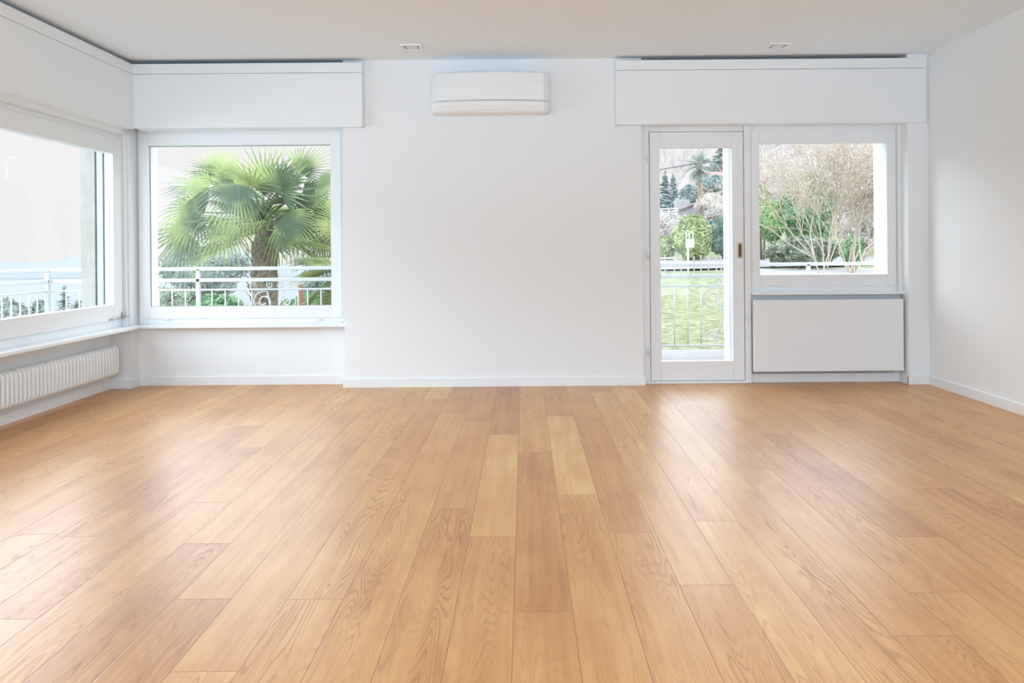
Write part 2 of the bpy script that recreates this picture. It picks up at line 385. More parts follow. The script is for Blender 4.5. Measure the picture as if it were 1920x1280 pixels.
# ---------------------------------------------------------------- window 3 and door 1 (right)
w3 = empty('window_3', (2.5, 6.69, .755), 'white framed fixed window on the right above the flat radiator', 'window', kind='structure')
m = MB(); ring(m, 1.86, 3.149, .745, 2.165, 1.93, 3.09, .82, 2.08, 6.70, 6.80)
m.box(1.842, 1.892, 6.68, 6.80, .0, 2.165, .003)
m.box(3.118, 3.149, 6.665, 6.70, .755, 2.16, .003)
m.build('window_frame', M_gloss, w3)
m = MB(); ring(m, 1.905, 3.112, .803, 2.097, 1.971, 3.036, .90, 2.0, 6.69, 6.76, .004); m.build('sash', M_gloss, w3)
m = MB(); m.box(1.965, 3.04, 6.725, 6.731, .895, 2.005); m.build('glass', M_glass, w3)
m = MB(); m.box(1.892, 3.149, 6.62, 6.74, .735, .757, .004); m.build('window_sill', M_gloss, w3)
for x in (1447, 1634):
    p = at(x, 535.5, 6.69); m = MB(); m.tube([(p.x - .028, 6.683, p.z), (p.x + .028, 6.683, p.z)], .005, 8); m.build('hinge_cover', M_gloss, w3)
m = MB(); m.box(3.06, 3.10, 6.80, 7.0, .8, 2.14); m.box(1.9, 3.1, 6.80, 7.06, .80, .84); m.build('outer_reveal', M_gloss, w3)
d1 = empty('door_1', (1.45, 6.69, 0), 'white glazed balcony door with a brass pull left of the right window', 'door', kind='structure')
m = MB(); m.box(.98, 1.05, 6.70, 6.80, 0, 2.165, .003); m.box(1.05, 1.84, 6.70, 6.80, 2.105, 2.165, .003); m.box(.981, 1.842, 6.665, 6.699, 0, .020, .003); m.box(1.05, 1.84, 6.70, 6.86, 0, .020)
m.build('door_frame', M_gloss, d1)
m = MB(); ring(m, 1.055, 1.8375, .023, 2.10, 1.1375, 1.742, .184, 1.969, 6.69, 6.76, .004); m.build('door_leaf', M_gloss, d1)
m = MB(); m.box(1.13, 1.75, 6.725, 6.731, .18, 1.975); m.build('glass', M_glass, d1)
m = MB(); m.box(1.742, 1.78, 6.80, 7.0, .05, 2.14); m.build('outer_reveal', M_gloss, d1)
m = MB(); m.box(.98, 1.86, 6.861, 7.1, -.02, .045, .003); m.build('threshold', M_deck, d1)
for y in (297, 478, 660):
    p = at(1215.5, y, 6.68); m = MB(); m.tube([(p.x, 6.683, p.z - .035), (p.x, 6.683, p.z + .035)], .008, 8); m.build('hinge', M_gloss, d1)
h0 = at(1383.3, 455, 6.69); h1 = at(1391.5, 483.5, 6.69)
m = MB(); ring(m, h0.x, h1.x, h1.z, h0.z, h0.x + .006, h1.x - .006, h1.z + .014, h0.z - .014, 6.684, 6.692, .001)
hd = m.build('door_pull', M_brass, d1)
m = MB(); m.box(h0.x + .003, h1.x - .003, 6.6885, 6.6915, h1.z + .003, h0.z - .003); m.build('recess_plate', mat('dark_brass', (.13, .10, .06, 1), .5, metal=.6), hd)
m = MB()
zz = [h1.z + .012 + (h0.z - h1.z - .024) * i / 10 for i in range(11)]
m.tube([(h1.x - .010, 6.688 - .014 * math.sin(math.pi * i / 10), z) for i, z in enumerate(zz)], .005, 8); m.build('grip_bar', M_brass, hd)

# ---------------------------------------------------------------- roller shutter boxes
BY = 6.54
def shutter_box_x(x0, x1, label, yb):
    e = empty('roller_shutter_box', ((x0 + x1) / 2, BY, 2.143), label, 'shutter box', 'roller shutter boxes above the windows')
    m = MB(); m.box(x0, x1, BY, BY + .018, 2.143, 2.585, .003); m.build('front_panel', M_gloss, e)
    m = MB(); m.box(x0, x1, BY, BY + .018, 2.588, 2.670, .003); m.build('top_rail', M_gloss, e)
    m = MB(); m.box(x0 + .004, x1 - .004, BY + .018, yb, 2.146, 2.166, .001); m.build('bottom_panel', M_gloss, e)
    return e
e = shutter_box_x(-3.193, -1.316, 'white roller shutter box above the palm view window, meeting another in the corner', 6.80)
m = MB(); m.box(-1.332, -1.3165, BY + .018, YB - .001, 2.146, 2.668, .001); m.build('end_panel', M_gloss, e)
e.children[2].scale = (1, 1, 1)
e = shutter_box_x(.759, 3.297, 'longest white roller shutter box, above the balcony door and right window', 6.70)
m = MB(); m.box(.7595, .775, BY + .018, YB - .001, 2.146, 2.668, .001); m.build('end_panel', M_gloss, e)
e = empty('roller_shutter_box', (-3.2, 5, 2.143), 'white roller shutter box running along the left wall above the wide window', 'shutter box', 'roller shutter boxes above the windows')
m = MB(); m.box(-3.211, -3.193, 3.2, BY + .015, 2.137, 2.585, .003); m.build('front_panel', M_gloss, e)
m = MB(); m.box(-3.211, -3.193, 3.2, BY + .015, 2.588, 2.670, .003); m.build('top_rail', M_gloss, e)
m = MB(); m.box(-3.40, -3.211, 3.2, BY + .015, 2.14, 2.16, .001); m.build('bottom_panel', M_gloss, e)

# ---------------------------------------------------------------- column radiator in the left niche
e = empty('column_radiator', (-3.375, 5.45, .12), 'white ribbed column radiator in the niche under the left window', 'radiator')
def section_mesh():
    m = MB(); r = .0125; x0, x1, z0, z1 = -3.33 - r, -3.42 + r, .12 + r, .368 - r; c = .03; pts = []
    for (cx, cz, a0) in ((x0 - c, z1 - c, 0), (x1 + c, z1 - c, 90), (x1 + c, z0 + c, 180), (x0 - c, z0 + c, 270)):
        for i in range(6):
            a = math.radians(a0 + 18 * i); pts.append((cx + c * math.cos(a), 0, cz + c * math.sin(a)))
    m.tube(pts, .0140, 10, closed=True)
    m.v = [(x, y * 1.05, z) for x, y, z in m.v]
    return m
proto = section_mesh().build('radiator_section', M_rad)
pm = proto.data; bpy.data.objects.remove(proto)
for i in range(52):
    o = bpy.data.objects.new('radiator_section', pm); C.objects.link(o); o.parent = e
    o.location = Vector((0, 6.55 - .045 * i, 0)) - e.location
m = MB(); m.box(-3.415, -3.345, 4.24, 6.56, .15, .172, .008); m.box(-3.415, -3.345, 4.24, 6.56, .315, .337, .008); m.build('header_pipe', M_rad, e)
for y in (4.6, 6.2):
    m = MB(); m.box(-3.457, -3.41, y, y + .03, .28, .33, .003); m.build('wall_bracket', M_rad, e)
m = MB(); m.tube([(-3.38, 6.56, .16), (-3.38, 6.63, .16), (-3.38, 6.64, .17), (-3.38, 6.665, .17)], .011, 8); m.build('supply_pipe', M_rad, e)
m = MB(); m.tube([(-3.38, 6.575, .16), (-3.38, 6.605, .16)], .02, 12); m.build('valve', M_plastic, e)

# ---------------------------------------------------------------- flat panel radiator at the right
e = empty('panel_radiator', (2.5, 6.64, .104), 'smooth flat white panel radiator under the right window sill', 'radiator')
m = MB(); m.box(1.8925, 3.126, 6.60, 6.65, .104, .696, .004); m.build('front_panel', M_rad, e)
m = MB(); m.box(1.93, 3.02, 6.65, 6.69, .13, .690, .003); m.build('side_cover', M_back, e)
for x in (2.1, 2.9): m = MB(); m.box(x, x + .04, 6.69, 6.72, .2, .6); m.build('wall_bracket', M_steel, e)
m = MB(); m.box(1.895, 3.06, 6.655, 6.70, .086, .100, .003); m.build('lower_rail', M_alu, e)

# ---------------------------------------------------------------- wall air conditioner
e = empty('air_conditioner', (-.27, YB, 2.242), 'white split air conditioner mounted high on the middle of the back wall', 'air conditioner')
ax0, ax1, az0, az1, af = -.742, .205, 2.235, 2.562, 6.40
def ac_strip(z0, z1, d0, d1, x0, x1, thick, name, mt):
    """bowed horizontal strip: front bulges in plan, profile from (z0,d0) to (z1,d1)"""
    m = MB(); n = 24; vs = []; prof = [(z0, d0), (z0 + (z1 - z0) * .5, (d0 + d1) / 2 - .004), (z1 - .012, d1), (z1, d1 + .012)]
    for i in range(n + 1):
        t = i / n; x = x0 + (x1 - x0) * t; q = abs(2 * t - 1); bow = .022 * q * q; rnd_ = .03 * max(0, (q - .95) / .05) ** 2
        for z, d in prof: vs.append((x, d + bow + rnd_, z - .010 * q * q * (1 if z > 2.5 else .6)))
        vs.append((x, YB - .02, z1 - .010 * q * q * (1 if z1 > 2.5 else .6))); vs.append((x, YB - .02, z0 - .006 * q * q))
    k = 6; fs = []
    for i in range(n):
        for j in range(k):
            a = i * k + j; b = i * k + (j + 1) % k; fs.append((a, b, b + k, a + k))
    fs += [tuple(range(k))[::-1], tuple(range(n * k, n * k + k))]
    m.add(vs, fs); return m.build(name, mt, e)
ac_strip(2.330, az1, af - .003, af + .006, ax0 + .02, ax1, 0, 'front_panel', M_plastic)
ac_strip(2.250, 2.328, af + .022, af - .001, ax0 + .004, ax1, 0, 'lower_casing', M_plastic)
m = MB(); m.box(ax0 + .01, ax1 - .01, af + .06, YB, 2.236, 2.54, .01); m.build('rear_casing', M_plastic, e)
m = MB(); m.box(ax0 + .10, ax1 - .09, af + .045, af + .17, 2.240, 2.251, .003); m.build('air_flap', M_plastic, e)
m = MB(); m.box(ax1 - .085, ax1 - .055, af + .038, af + .05, 2.246, 2.256, .002); m.build('sensor', M_grey, e)

# ---------------------------------------------------------------- recessed ceiling downlights
for (x, y, Y, lb) in ((-.856, 6.177, 0, 'small square recessed downlight in the ceiling near the air conditioner'),
                      (1.987, 6.234, 0, 'small square recessed downlight in the ceiling by the long shutter box')):
    e = empty('recessed_downlight', (x, y, CEIL), lb, 'ceiling light', 'square ceiling downlights')
    m = MB(); R = .082
    for s_ in ((-R, R, -R, -R + .02), (-R, R, R - .02, R), (-R, -R + .02, -R + .02, R - .02), (R - .02, R, -R + .02, R - .02)):
        m.box(x + s_[0], x + s_[1], y + s_[2], y + s_[3], CEIL - .012, CEIL - .0002, .002)
    m.build('frame', M_plastic, e)
    m = MB(); m.box(x - .062, x + .062, y - .062, y + .062, CEIL - .004, CEIL - .0005); m.build('lamp_well', mat('grey_lamp_well', (.42, .41, .40, 1), .5), e)
    m = MB(); m.tube([(x, y, CEIL - .004), (x, y, CEIL - .009)], .045, 24); m.build('lens', mat('frosted_lens', (.7, .7, .68, 1), .3), e)

# ================================================================= OUTSIDE
# ---------------------------------------------------------------- balcony
GY, GX = 8.15, -4.83
m = MB(); m.box(-5.2, 4.6, YO, 8.68, -.22, .03); m.box(-5.2, -3.67, -1, YO, -.22, .03)
tag(m.build('balcony_slab', M_deck), 'pale balcony slab with a raised rim outside the windows', 'balcony', kind='structure')
Z1, Z2, Z3, Z4 = .957, .842, .744, .136
def spiral(cx, cz, r0, r1, a0, turns, flip=1, n=26):
    return [(cx + flip * (r0 + (r1 - r0) * i / n) * math.cos(math.radians(a0) + turns * 2 * math.pi * i / n),
             cz + (r0 + (r1 - r0) * i / n) * math.sin(math.radians(a0) + turns * 2 * math.pi * i / n)) for i in range(n + 1)]
def railing(length, centers, posts, label, origin, along):
    e = empty('balcony_railing', origin, label, 'railing', 'white iron railings around the balcony')
    def P(s, z, off=0): return (origin[0] + s, origin[1] + off, z) if along == 'X' else (origin[0] + off, origin[1] - s, z)
    for nm, z, hh in (('handrail', Z1, .018), ('middle_rail', Z2, .018), ('lower_rail', Z3, .009), ('bottom_rail', Z4, .009)):
        m = MB(); a = P(0, z, -.02 if hh > .01 else -.008); b = P(length, z, .02 if hh > .01 else .008)
        m.box(min(a[0], b[0]), max(a[0], b[0]), min(a[1], b[1]), max(a[1], b[1]), z - hh, z + hh, .004); m.build(nm, M_iron, e)
    for s in posts:
        m = MB(); a = P(s, 0); m.box(a[0] - .02, a[0] + .02, a[1] - .02, a[1] + .02, .03, Z1, .004); m.build('post', M_iron, e)
    s = centers[0] - .24
    bal = []
    lo = 0
    for c in list(centers) + [1e9]:
        end = min(c - .235, length - .02)
        s = end if c < 1e8 else length - .03
        while s > lo + (.20 if lo else .02): bal.append(s); s -= .135
        lo = c + .10
        bal.append(min(c + .235, length)) if c < 1e8 else None
    for s in bal:
        if 0 <= s <= length and all(abs(s - q) > .03 for q in posts):
            m = MB(); m.tube([P(s, Z4), P(s, Z3)], .007, 6); m.build('baluster', M_iron, e)
    for c in centers:
        for fl in (-1, 1):
            # big upper spiral, small curl above the rail, stem and lower spiral
            a = spiral(0, 0, .018, .115, 200, 1.75, fl); cx, cz = c + fl * .115, Z3 - .13
            pts = [P(cx + x, cz + z) for x, z in a][::1]
            m = MB(); m.tube(pts, .007, 6)
            ex = a[-1]; m.tube([P(cx + ex[0], cz + ex[1]), P(c + fl * .03, .48), P(c + fl * .02, .36), P(c + fl * .06, .26)], .007, 6)
            bsp = spiral(0, 0, .014, .075, 20, 1.6, fl); cx2, cz2 = c + fl * .13, Z4 + .09
            m.tube([P(cx2 + x, cz2 + z) for x, z in bsp], .007, 6)
            csp = spiral(0, 0, .008, .036, 300, 1.3, fl); m.tube([P(c + fl * .05 + x, Z3 + .045 + z) for x, z in csp], .006, 6)
            m.build('scroll', M_iron, e)
    return e
cxs = [-2.545 - GX, -1.03 - GX, .5 - GX, 2.03 - GX, 3.5 - GX]
railing(9.3, cxs, [at(372, 540, GY).x - GX, 3.2, 4.75, 6.2, 7.72, 9.28], 'white wrought iron railing with scrolls along the back balcony, before the palm', (GX, GY, 0), 'X')
railing(7.0, [1.35, 2.9, 4.4, 5.9], [.0, 2.1, 3.7, 5.2, 6.98], 'white wrought iron railing with scrolls at the side balcony outside the left window', (GX, GY - .05, 0), 'Y')

# ---------------------------------------------------------------- terrain
def ss(a, b, x):
    t = np.clip((x - a) / (b - a), 0, 1); return t * t * (3 - 2 * t)
def hgt(x, y):
    x = np.asarray(x, float); y = np.asarray(y, float)
    s = ss(-1.2, 1.4, x); t = x / np.maximum(y, 1)
    left = -1.1 - .035 * (y - 9) - ss(16, 60, y) * 5
    right = -.10 + .052 * (y - 9)
    z = left * (1 - s) + np.minimum(right, .85) * s
    g = .012 + .27 * ss(.17, .34, t)
    z = z + np.maximum(y - 26, 0) * g * ss(0, 3, x)
    side = ss(-5.2, -8, x) * 1.6
    return z - side - ss(-8, -40, x) * 6 - ss(8.7, 8.3, y) * 0
def terrain():
    xs = np.concatenate([np.linspace(-90, -12, 27), np.linspace(-11, 14, 76), np.linspace(15, 80, 40)])
    ys = np.concatenate([np.linspace(.5, 8.2, 10), np.linspace(8.4, 30, 70), np.linspace(31, 130, 60)])
    X, Y = np.meshgrid(xs, ys); Z = hgt(X, Y)
    Z += (np.sin(X * 1.7) * np.cos(Y * 1.3) * .02)
    Z = np.where((Y < 8.4) & (X > -5.2), np.minimum(Z, -1.2), Z)
    v = np.stack([X.ravel(), Y.ravel(), Z.ravel()], 1).tolist(); nx = len(xs); f = []
    for j in range(len(ys) - 1):
        for i in range(nx - 1): a = j * nx + i; f.append((a, a + 1, a + nx + 1, a + nx))
    m = MB(); m.v = [tuple(p) for p in v]; m.f = f; m.sm = [True] * len(f)
    g = bpy.data.materials.new('rough_spring_grass'); g.use_nodes = True; t = g.node_tree; b = t.nodes['Principled BSDF']; b.inputs['Roughness'].default_value = 1; b.inputs['Specular IOR Level'].default_value = 0
    co = N(t, 'ShaderNodeTexCoord'); no = N(t, 'ShaderNodeTexNoise'); no.inputs['Scale'].default_value = 7; no.inputs['Detail'].default_value = 8; no.inputs['Roughness'].default_value = .75
    t.links.new(co.outputs['Object'], no.inputs['Vector'])
    cr = N(t, 'ShaderNodeValToRGB'); e = cr.color_ramp.elements; e[0].position = .34; e[0].color = (.09, .11, .045, 1); e[1].position = .68; e[1].color = (.34, .33, .23, 1)
    q = e.new(.5); q.color = (.20, .21, .12, 1)
    t.links.new(no.outputs['Fac'], cr.inputs[0])
    no2 = N(t, 'ShaderNodeTexNoise'); no2.inputs['Scale'].default_value = 1.3; no2.inputs['Detail'].default_value = 9; no2.inputs['Roughness'].default_value = .8
    t.links.new(co.outputs['Object'], no2.inputs['Vector'])
    wd = N(t, 'ShaderNodeValToRGB'); k = wd.color_ramp.elements; k[0].position = .35; k[0].color = (.10, .08, .075, 1); k[1].position = .65; k[1].color = (.32, .285, .275, 1)
    t.links.new(no2.outputs['Fac'], wd.inputs[0])
    sp_ = N(t, 'ShaderNodeSeparateXYZ'); t.links.new(co.outputs['Object'], sp_.inputs[0])
    mx = N(t, 'ShaderNodeMix', data_type='RGBA'); t.links.new(maprange(t, sp_.outputs['Y'], 27, 33, 0, 1), mx.inputs['Factor'])
    t.links.new(cr.outputs[0], mx.inputs['A']); t.links.new(wd.outputs[0], mx.inputs['B']); t.links.new(mx.outputs['Result'], b.inputs['Base Color'])
    return m.build('terrain', g)
tag(terrain(), 'grassy slope outside rising into a bare wooded hillside', 'ground', kind='structure')

def ground(x, y): return float(hgt(x, y))
# ---------------------------------------------------------------- foliage builders
L_palm = leaf_mat('palm_leaf', (0.094, 0.138, 0.081), (0.388, 0.438, 0.175), .25, 1.5)
L_olive = leaf_mat('yellow_green_leaves', (0.237, 0.303, 0.108), (0.440, 0.456, 0.237), .3, 4)
L_blue = leaf_mat('blue_green_leaves', (0.096, 0.176, 0.136), (0.242, 0.323, 0.267), .25, 4)
L_bright = leaf_mat('fresh_green_leaves', (0.108, 0.243, 0.068), (0.283, 0.419, 0.176), .35, 4)
L_mid = leaf_mat('mid_green_leaves', (0.088, 0.191, 0.088), (0.251, 0.339, 0.177), .3, 4)
L_grey = leaf_mat('grey_green_leaves', (.13, .15, .105), (.29, .32, .23), .25, 5)
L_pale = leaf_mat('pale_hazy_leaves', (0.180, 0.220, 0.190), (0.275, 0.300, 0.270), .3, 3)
L_bud = leaf_mat('peach_buds', (.50, .39, .28), (.62, .54, .40), .3, 5)
L_bank = leaf_mat('pinkish_heather', (0.373, 0.308, 0.275), (0.535, 0.486, 0.437), .2, 3)
M_bark = mat('pale_bark', (.15, .13, .11, 1), .9, .1, bump=.5, bscale=40)
M_trunk = mat('fibrous_palm_trunk', (.24, .19, .14, 1), 1, .05, bump=1, bscale=50, var=.35, vscale=18)
def leaves(centers, radii, n, size, seed, squash=.9, flat=False, shell=.62):
    """many small folded leaves spread through a set of ellipsoids"""
    r = np.random.RandomState(seed); m = MB(); cs = np.array(centers, float); rs = np.array(radii, float)
    wgt = (rs[:, 0] * rs[:, 2]); wgt = wgt / wgt.sum()
    idx = r.choice(len(cs), n, p=wgt); d = r.normal(size=(n, 3)); d /= np.linalg.norm(d, axis=1)[:, None]
    rad = shell + (1.04 - shell) * r.rand(n) ** .6
    P = cs[idx] + d * rs[idx] * rad[:, None]
    nn = d + r.normal(size=(n, 3)) * .6; nn /= np.linalg.norm(nn, axis=1)[:, None]
    up = r.normal(size=(n, 3)); t = np.cross(nn, up); t /= np.linalg.norm(t, axis=1)[:, None]; bt = np.cross(nn, t)
    s = size * (.6 + .8 * r.rand(n))[:, None]
    A = P - t * s; B = P + bt * s * .45 + nn * s * .12; D = P - bt * s * .45 + nn * s * .12; E = P + t * s
    V = np.stack([A, B, E, D], 1).reshape(-1, 3)
    m.v = V.tolist(); m.f = [(4 * i, 4 * i + 1, 4 * i + 2, 4 * i + 3) for i in range(n)]; m.sm = [False] * n
    return m
def core(m, centers, radii, k=.72):
    for c, rr in zip(centers, radii):
        bm = bmesh.new(); bmesh.ops.create_icosphere(bm, subdivisions=2, radius=1)
        vs = [(c[0] + v.co.x * rr[0] * k, c[1] + v.co.y * rr[1] * k, c[2] + v.co.z * rr[2] * k) for v in bm.verts]
        bm.verts.index_update(); fs = [[v.index for v in f.verts] for f in bm.faces]; bm.free(); m.add(vs, fs, True)
    return m
def shrub(name, x0, x1, y0, y1, Y, n, size, mt, label, cat='shrub', seed=1, blobs=7, depth=.8, group=None, fill=.8):
    """a rounded shrub whose outline spans photo pixels x0..x1, y0..y1 at distance Y"""
    a = at(x0, y0, Y); b = at(x1, y1, Y); r = random.Random(seed)
    W, H = (b.x - a.x) / 2, (a.z - b.z) / 2; cx, cz = (a.x + b.x) / 2, (a.z + b.z) / 2
    e = empty(name, (cx, Y, min(cz - H, ground(cx, Y))), label, cat, group)
    cs = [(cx, Y, cz)]; rs = [(W * fill, W * depth, H * fill)]
    for i in range(blobs):
        q = 2 * math.pi * i / blobs + r.uniform(-.3, .3); k = r.uniform(.36, .52)
        cs.append((cx + W * (1 - k) * math.cos(q), Y + r.uniform(-.5, .1) * W * depth, cz + H * (1 - k) * math.sin(q))); rs.append((W * k, W * k * depth, H * k))
    m = leaves(cs, rs, n, size, seed); core(m, cs, rs, .8).build('foliage', mt, e)
    g = ground(cx, Y); m = MB()
    for i in range(4):
        q = i * 1.7; m.tube([(cx + .05 * math.cos(q), Y + .05 * math.sin(q), min(g, cz - H) - .05), (cx + W * .3 * math.cos(q), Y + W * .3 * math.sin(q), cz)], [.03, .012], 6)
    m.build('stem', M_bark, e)
    return e
def palm(name, cx, cy, cz, nfr, pet, R, trunk_r, label, seed=3, zb=None, tilt0=82, tilt1=-62, seg=30, gr=None, mt=None, front=()):
    r = random.Random(seed); zb = ground(cx, cy) - .1 if zb is None else zb
    e = empty(name, (cx, cy, zb), label, 'palm tree', gr)
    m = MB(); pts = []; rr = []; n = 16
    for i in range(n + 1):
        t = i / n; pts.append((cx + .04 * math.sin(t * 2), cy, zb + (cz - .05 - zb) * t)); rr.append(trunk_r * (1.12 - .18 * t + .05 * math.sin(i * 2.4)) * (1 if t < .93 else .7))
    m.tube(pts, rr, 16)
    for i in range(int((cz - zb) / .045)):          # old leaf bases and fibre
        for j in range(5):
            q = r.uniform(0, 6.28); z = zb + .045 * i + r.uniform(0, .04); ra = trunk_r * 1.0
            p = Vector((cx + ra * math.cos(q), cy + ra * math.sin(q), z)); o = Vector((math.cos(q), math.sin(q), 0))
            tt = Vector((-math.sin(q), math.cos(q), 0)) * .022; L = r.uniform(.05, .11)
            m.add([p - tt, p + tt, p + o * .055 + Vector((0, 0, L)) + tt * .3, p + o * .055 + Vector((0, 0, L)) - tt * .3], [(0, 1, 2, 3)])
    m.build('trunk', M_trunk, e)
    specs = []
    for k in range(nfr):
        f = (k + .5) / nfr; azi = k * 2.39996 + r.uniform(-.2, .2); tilt = math.radians(tilt0 + (tilt1 - tilt0) * f ** .85 + r.uniform(-8, 8))
        h = Vector((math.cos(azi), math.sin(azi), 0)); d = h * math.cos(tilt) + Vector((0, 0, 1)) * math.sin(tilt)
        sidev = Vector((-math.sin(azi), math.cos(azi), 0)); pl = pet * r.uniform(.8, 1.15)
        root = Vector((cx, cy, cz + .05 - .25 * f)); hub = root + d * pl - Vector((0, 0, .10 * pl * math.cos(tilt)))
        dd = (d - Vector((0, 0, .18))).normalized(); nrm = sidev.cross(dd).normalized()
        if nrm.z < 0: nrm = -nrm
        tw = r.uniform(-.35, .35)
        specs.append((root, hub, dd, (nrm * math.cos(tw) + sidev * math.sin(tw)).normalized(), R * r.uniform(.85, 1.1), math.radians(r.uniform(125, 150)), r.uniform(.04, .14)))
    for (hub, ang, RR, yc, tip, spr, drp) in front:
        a = math.radians(ang); dd = Vector((math.cos(a), yc, math.sin(a))).normalized()
        n0 = Vector((0, -1, 0)) * math.cos(tip) + Vector((0, 0, 1)) * math.sin(tip); n0 = (n0 - dd * n0.dot(dd)).normalized()
        specs.append((Vector((cx, cy, cz - .05)), hub, dd, n0, RR, math.radians(spr), drp))
    for root, hub, dd, nrm2, RR, spread, drp in specs:
        m = MB(); m.tube([root, root.lerp(hub, .5) + Vector((0, 0, .05)), hub], [.015, .011, .009], 5)
        sd = nrm2.cross(dd).normalized()
        for q in range(seg):
            a = -spread + 2 * spread * (q + .5) / seg; L = RR * (1 - .22 * (abs(a) / spread) ** 2) * r.uniform(.93, 1.03)
            u = dd * math.cos(a) + sd * math.sin(a); wv = nrm2.cross(u).normalized()
            hw = L * math.sin(spread / seg) * .44; droop = drp + r.uniform(-.02, .03) + (.2 if r.random() < .1 else 0)
            vs = []
            for t, wk in ((.03, .1), (.34, .95), (.66, .50), (1.0, .03)):
                c = hub + u * L * t + nrm2 * (.10 * L * math.sin(t * 1.6) * abs(math.sin(a)) * .8) - Vector((0, 0, droop * L * max(0, t - .4) ** 1.5 * 2.2))
                vs += [c - wv * hw * wk + nrm2 * hw * .6 * wk, c - nrm2 * hw * .5 * wk, c + wv * hw * wk + nrm2 * hw * .6 * wk]
            m.add(vs, [(3 * i + j, 3 * i + j + 1, 3 * i + j + 4, 3 * i + j + 3) for i in range(3) for j in range(2)])
        m.build('frond', mt or L_palm, e)
    return e
# main palm before the back window
p = at(490, 408, 10.6)
FR = []
for hx, hy, ang, rp, yo, yc, tip, spr, drp in (
        (442, 336, 158, 82, -.3, -.1, .5, 75, .05), (498, 345, 92, 86, 0, .1, .1, 110, .02), (527, 360, 62, 84, -.5, -.3, .5, 120, .04),
        (392, 352, 168, 90, -.2, -.1, .9, 70, .12), (392, 376, 186, 92, .2, 0, .6, 85, .25), (372, 398, 212, 92, -.3, -.1, .3, 95, .3),
        (352, 436, 226, 92, -.1, 0, .2, 95, .3), (446, 346, 262, 88, -.8, -.3, -.1, 80, .2), (592, 350, 12, 88, -.3, -.1, .9, 80, .12),
        (566, 366, -12, 92, .2, 0, .6, 95, .3), (585, 400, -42, 92, .1, 0, .2, 100, .3), (534, 402, -50, 90, -.9, -.3, .1, 70, .3),
        (560, 322, 44, 76, .3, .1, .3, 80, .05), (425, 415, 245, 84, -.5, -.1, .1, 90, .3), (606, 438, -62, 80, -.2, 0, .1, 85, .3),
        (470, 372, 225, 84, -.7, -.2, .2, 80, .3), (548, 392, -75, 80, .3, .1, 0, 90, .3), (410, 325, 150, 70, .4, .1, .5, 80, .05)):
    FR.append((at(hx, hy, 10.6 + yo), ang, rp * 10.6 / F, yc, tip, spr, drp))
palm('fan_palm', p.x, p.y, p.z, 22, .55, .56, .17, 'large fan palm with a shaggy brown trunk behind the railing', 5, zb=ground(p.x, p.y) - .1, tilt0=60, tilt1=-25, seg=23, front=FR)
p = at(655, 480, 9.7)
palm('fan_palm', p.x, p.y, p.z, 16, .40, .50, .10, 'smaller fan palm at the right edge of the palm view window', 9, zb=ground(p.x, p.y) - .1)
# plants behind the palm
for i, (x0, x1, y0, y1, Y, mt, lb) in enumerate((
        (255, 400, 535, 640, 15, L_grey, 'grey green hedge bush at the corner side behind the palm railing'),
        (350, 470, 548, 640, 14, L_mid, 'green bush left of the palm trunk behind the railing'),
        (520, 660, 548, 640, 13, L_mid, 'clipped green bush right of the palm trunk'),
        (300, 470, 452, 560, 26, L_pale, 'pale hazy tree far behind the palm'),
        (560, 680, 515, 575, 20, L_pale, 'pale hazy shrub beyond the smaller palm'))):
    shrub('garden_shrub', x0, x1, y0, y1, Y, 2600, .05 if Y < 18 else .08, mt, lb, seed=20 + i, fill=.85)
m = MB(); p = at(563, 540, 11.6); m.tube([(p.x, 11.6, ground(p.x, 11.6) - .1), (p.x, 11.6, p.z + .05)], .03, 10)
for i in range(9): m.tube([(p.x, 11.6, p.z + .03 - i * .035), (p.x + .05 + .01 * (i % 3), 11.58, p.z + .05 - i * .035)], .009, 5)
tag(m.build('flower_stalk', mat('terracotta_stalk', (.36, .16, .09, 1), .8)), 'orange stalk with stubs rising beside the smaller palm', 'stalk')
# left view: pale conifer and hedges
def conifer(cx, cy, zb, zt, R, n, mt, label, seed, cat='tree', nm='conifer', leafs=.06):
    e = empty(nm, (cx, cy, zb), label, cat)
    m = MB(); m.tube([(cx, cy, zb), (cx, cy, zt - .1)], [.06, .02], 8); m.build('trunk', M_bark, e)
    r = random.Random(seed); m = MB(); tiers = 13
    for i in range(tiers):
        t = i / (tiers - 1); z = zb + (zt - zb) * (.12 + .86 * t); rad = R * (1 - t) ** .8 + .03
        for j in range(n):
            q = r.uniform(0, 6.28); L = rad * r.uniform(.7, 1.1); o = Vector((math.cos(q), math.sin(q), 0)); s = Vector((-math.sin(q), math.cos(q), 0)); b0 = Vector((cx, cy, z + r.uniform(-.5, .5) * (zt - zb) / tiers))
            for q2 in range(3):
                c0 = b0 + o * L * (.15 + .28 * q2); c1 = b0 + o * L * (.5 + .25 * q2) + Vector((0, 0, -.10 * L)); wv = s * leafs * (1.5 - .35 * q2)
                m.add([c0 - wv, c0 + wv, c1 + wv * .5, c1 - wv * .5], [(0, 1, 2, 3)])
    m.build('branches', mt, e); return e
p = at(120, 528, 16); q = at(120, 620, 16)
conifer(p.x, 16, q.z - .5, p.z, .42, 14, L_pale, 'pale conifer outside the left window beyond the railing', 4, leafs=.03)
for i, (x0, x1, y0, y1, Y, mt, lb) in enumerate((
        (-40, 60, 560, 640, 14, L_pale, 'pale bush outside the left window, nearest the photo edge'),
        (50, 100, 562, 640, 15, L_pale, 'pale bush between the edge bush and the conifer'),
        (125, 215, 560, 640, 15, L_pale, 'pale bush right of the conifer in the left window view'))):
    shrub('garden_shrub', x0, x1, y0, y1, Y, 1800, .05, mt, lb, seed=40 + i)
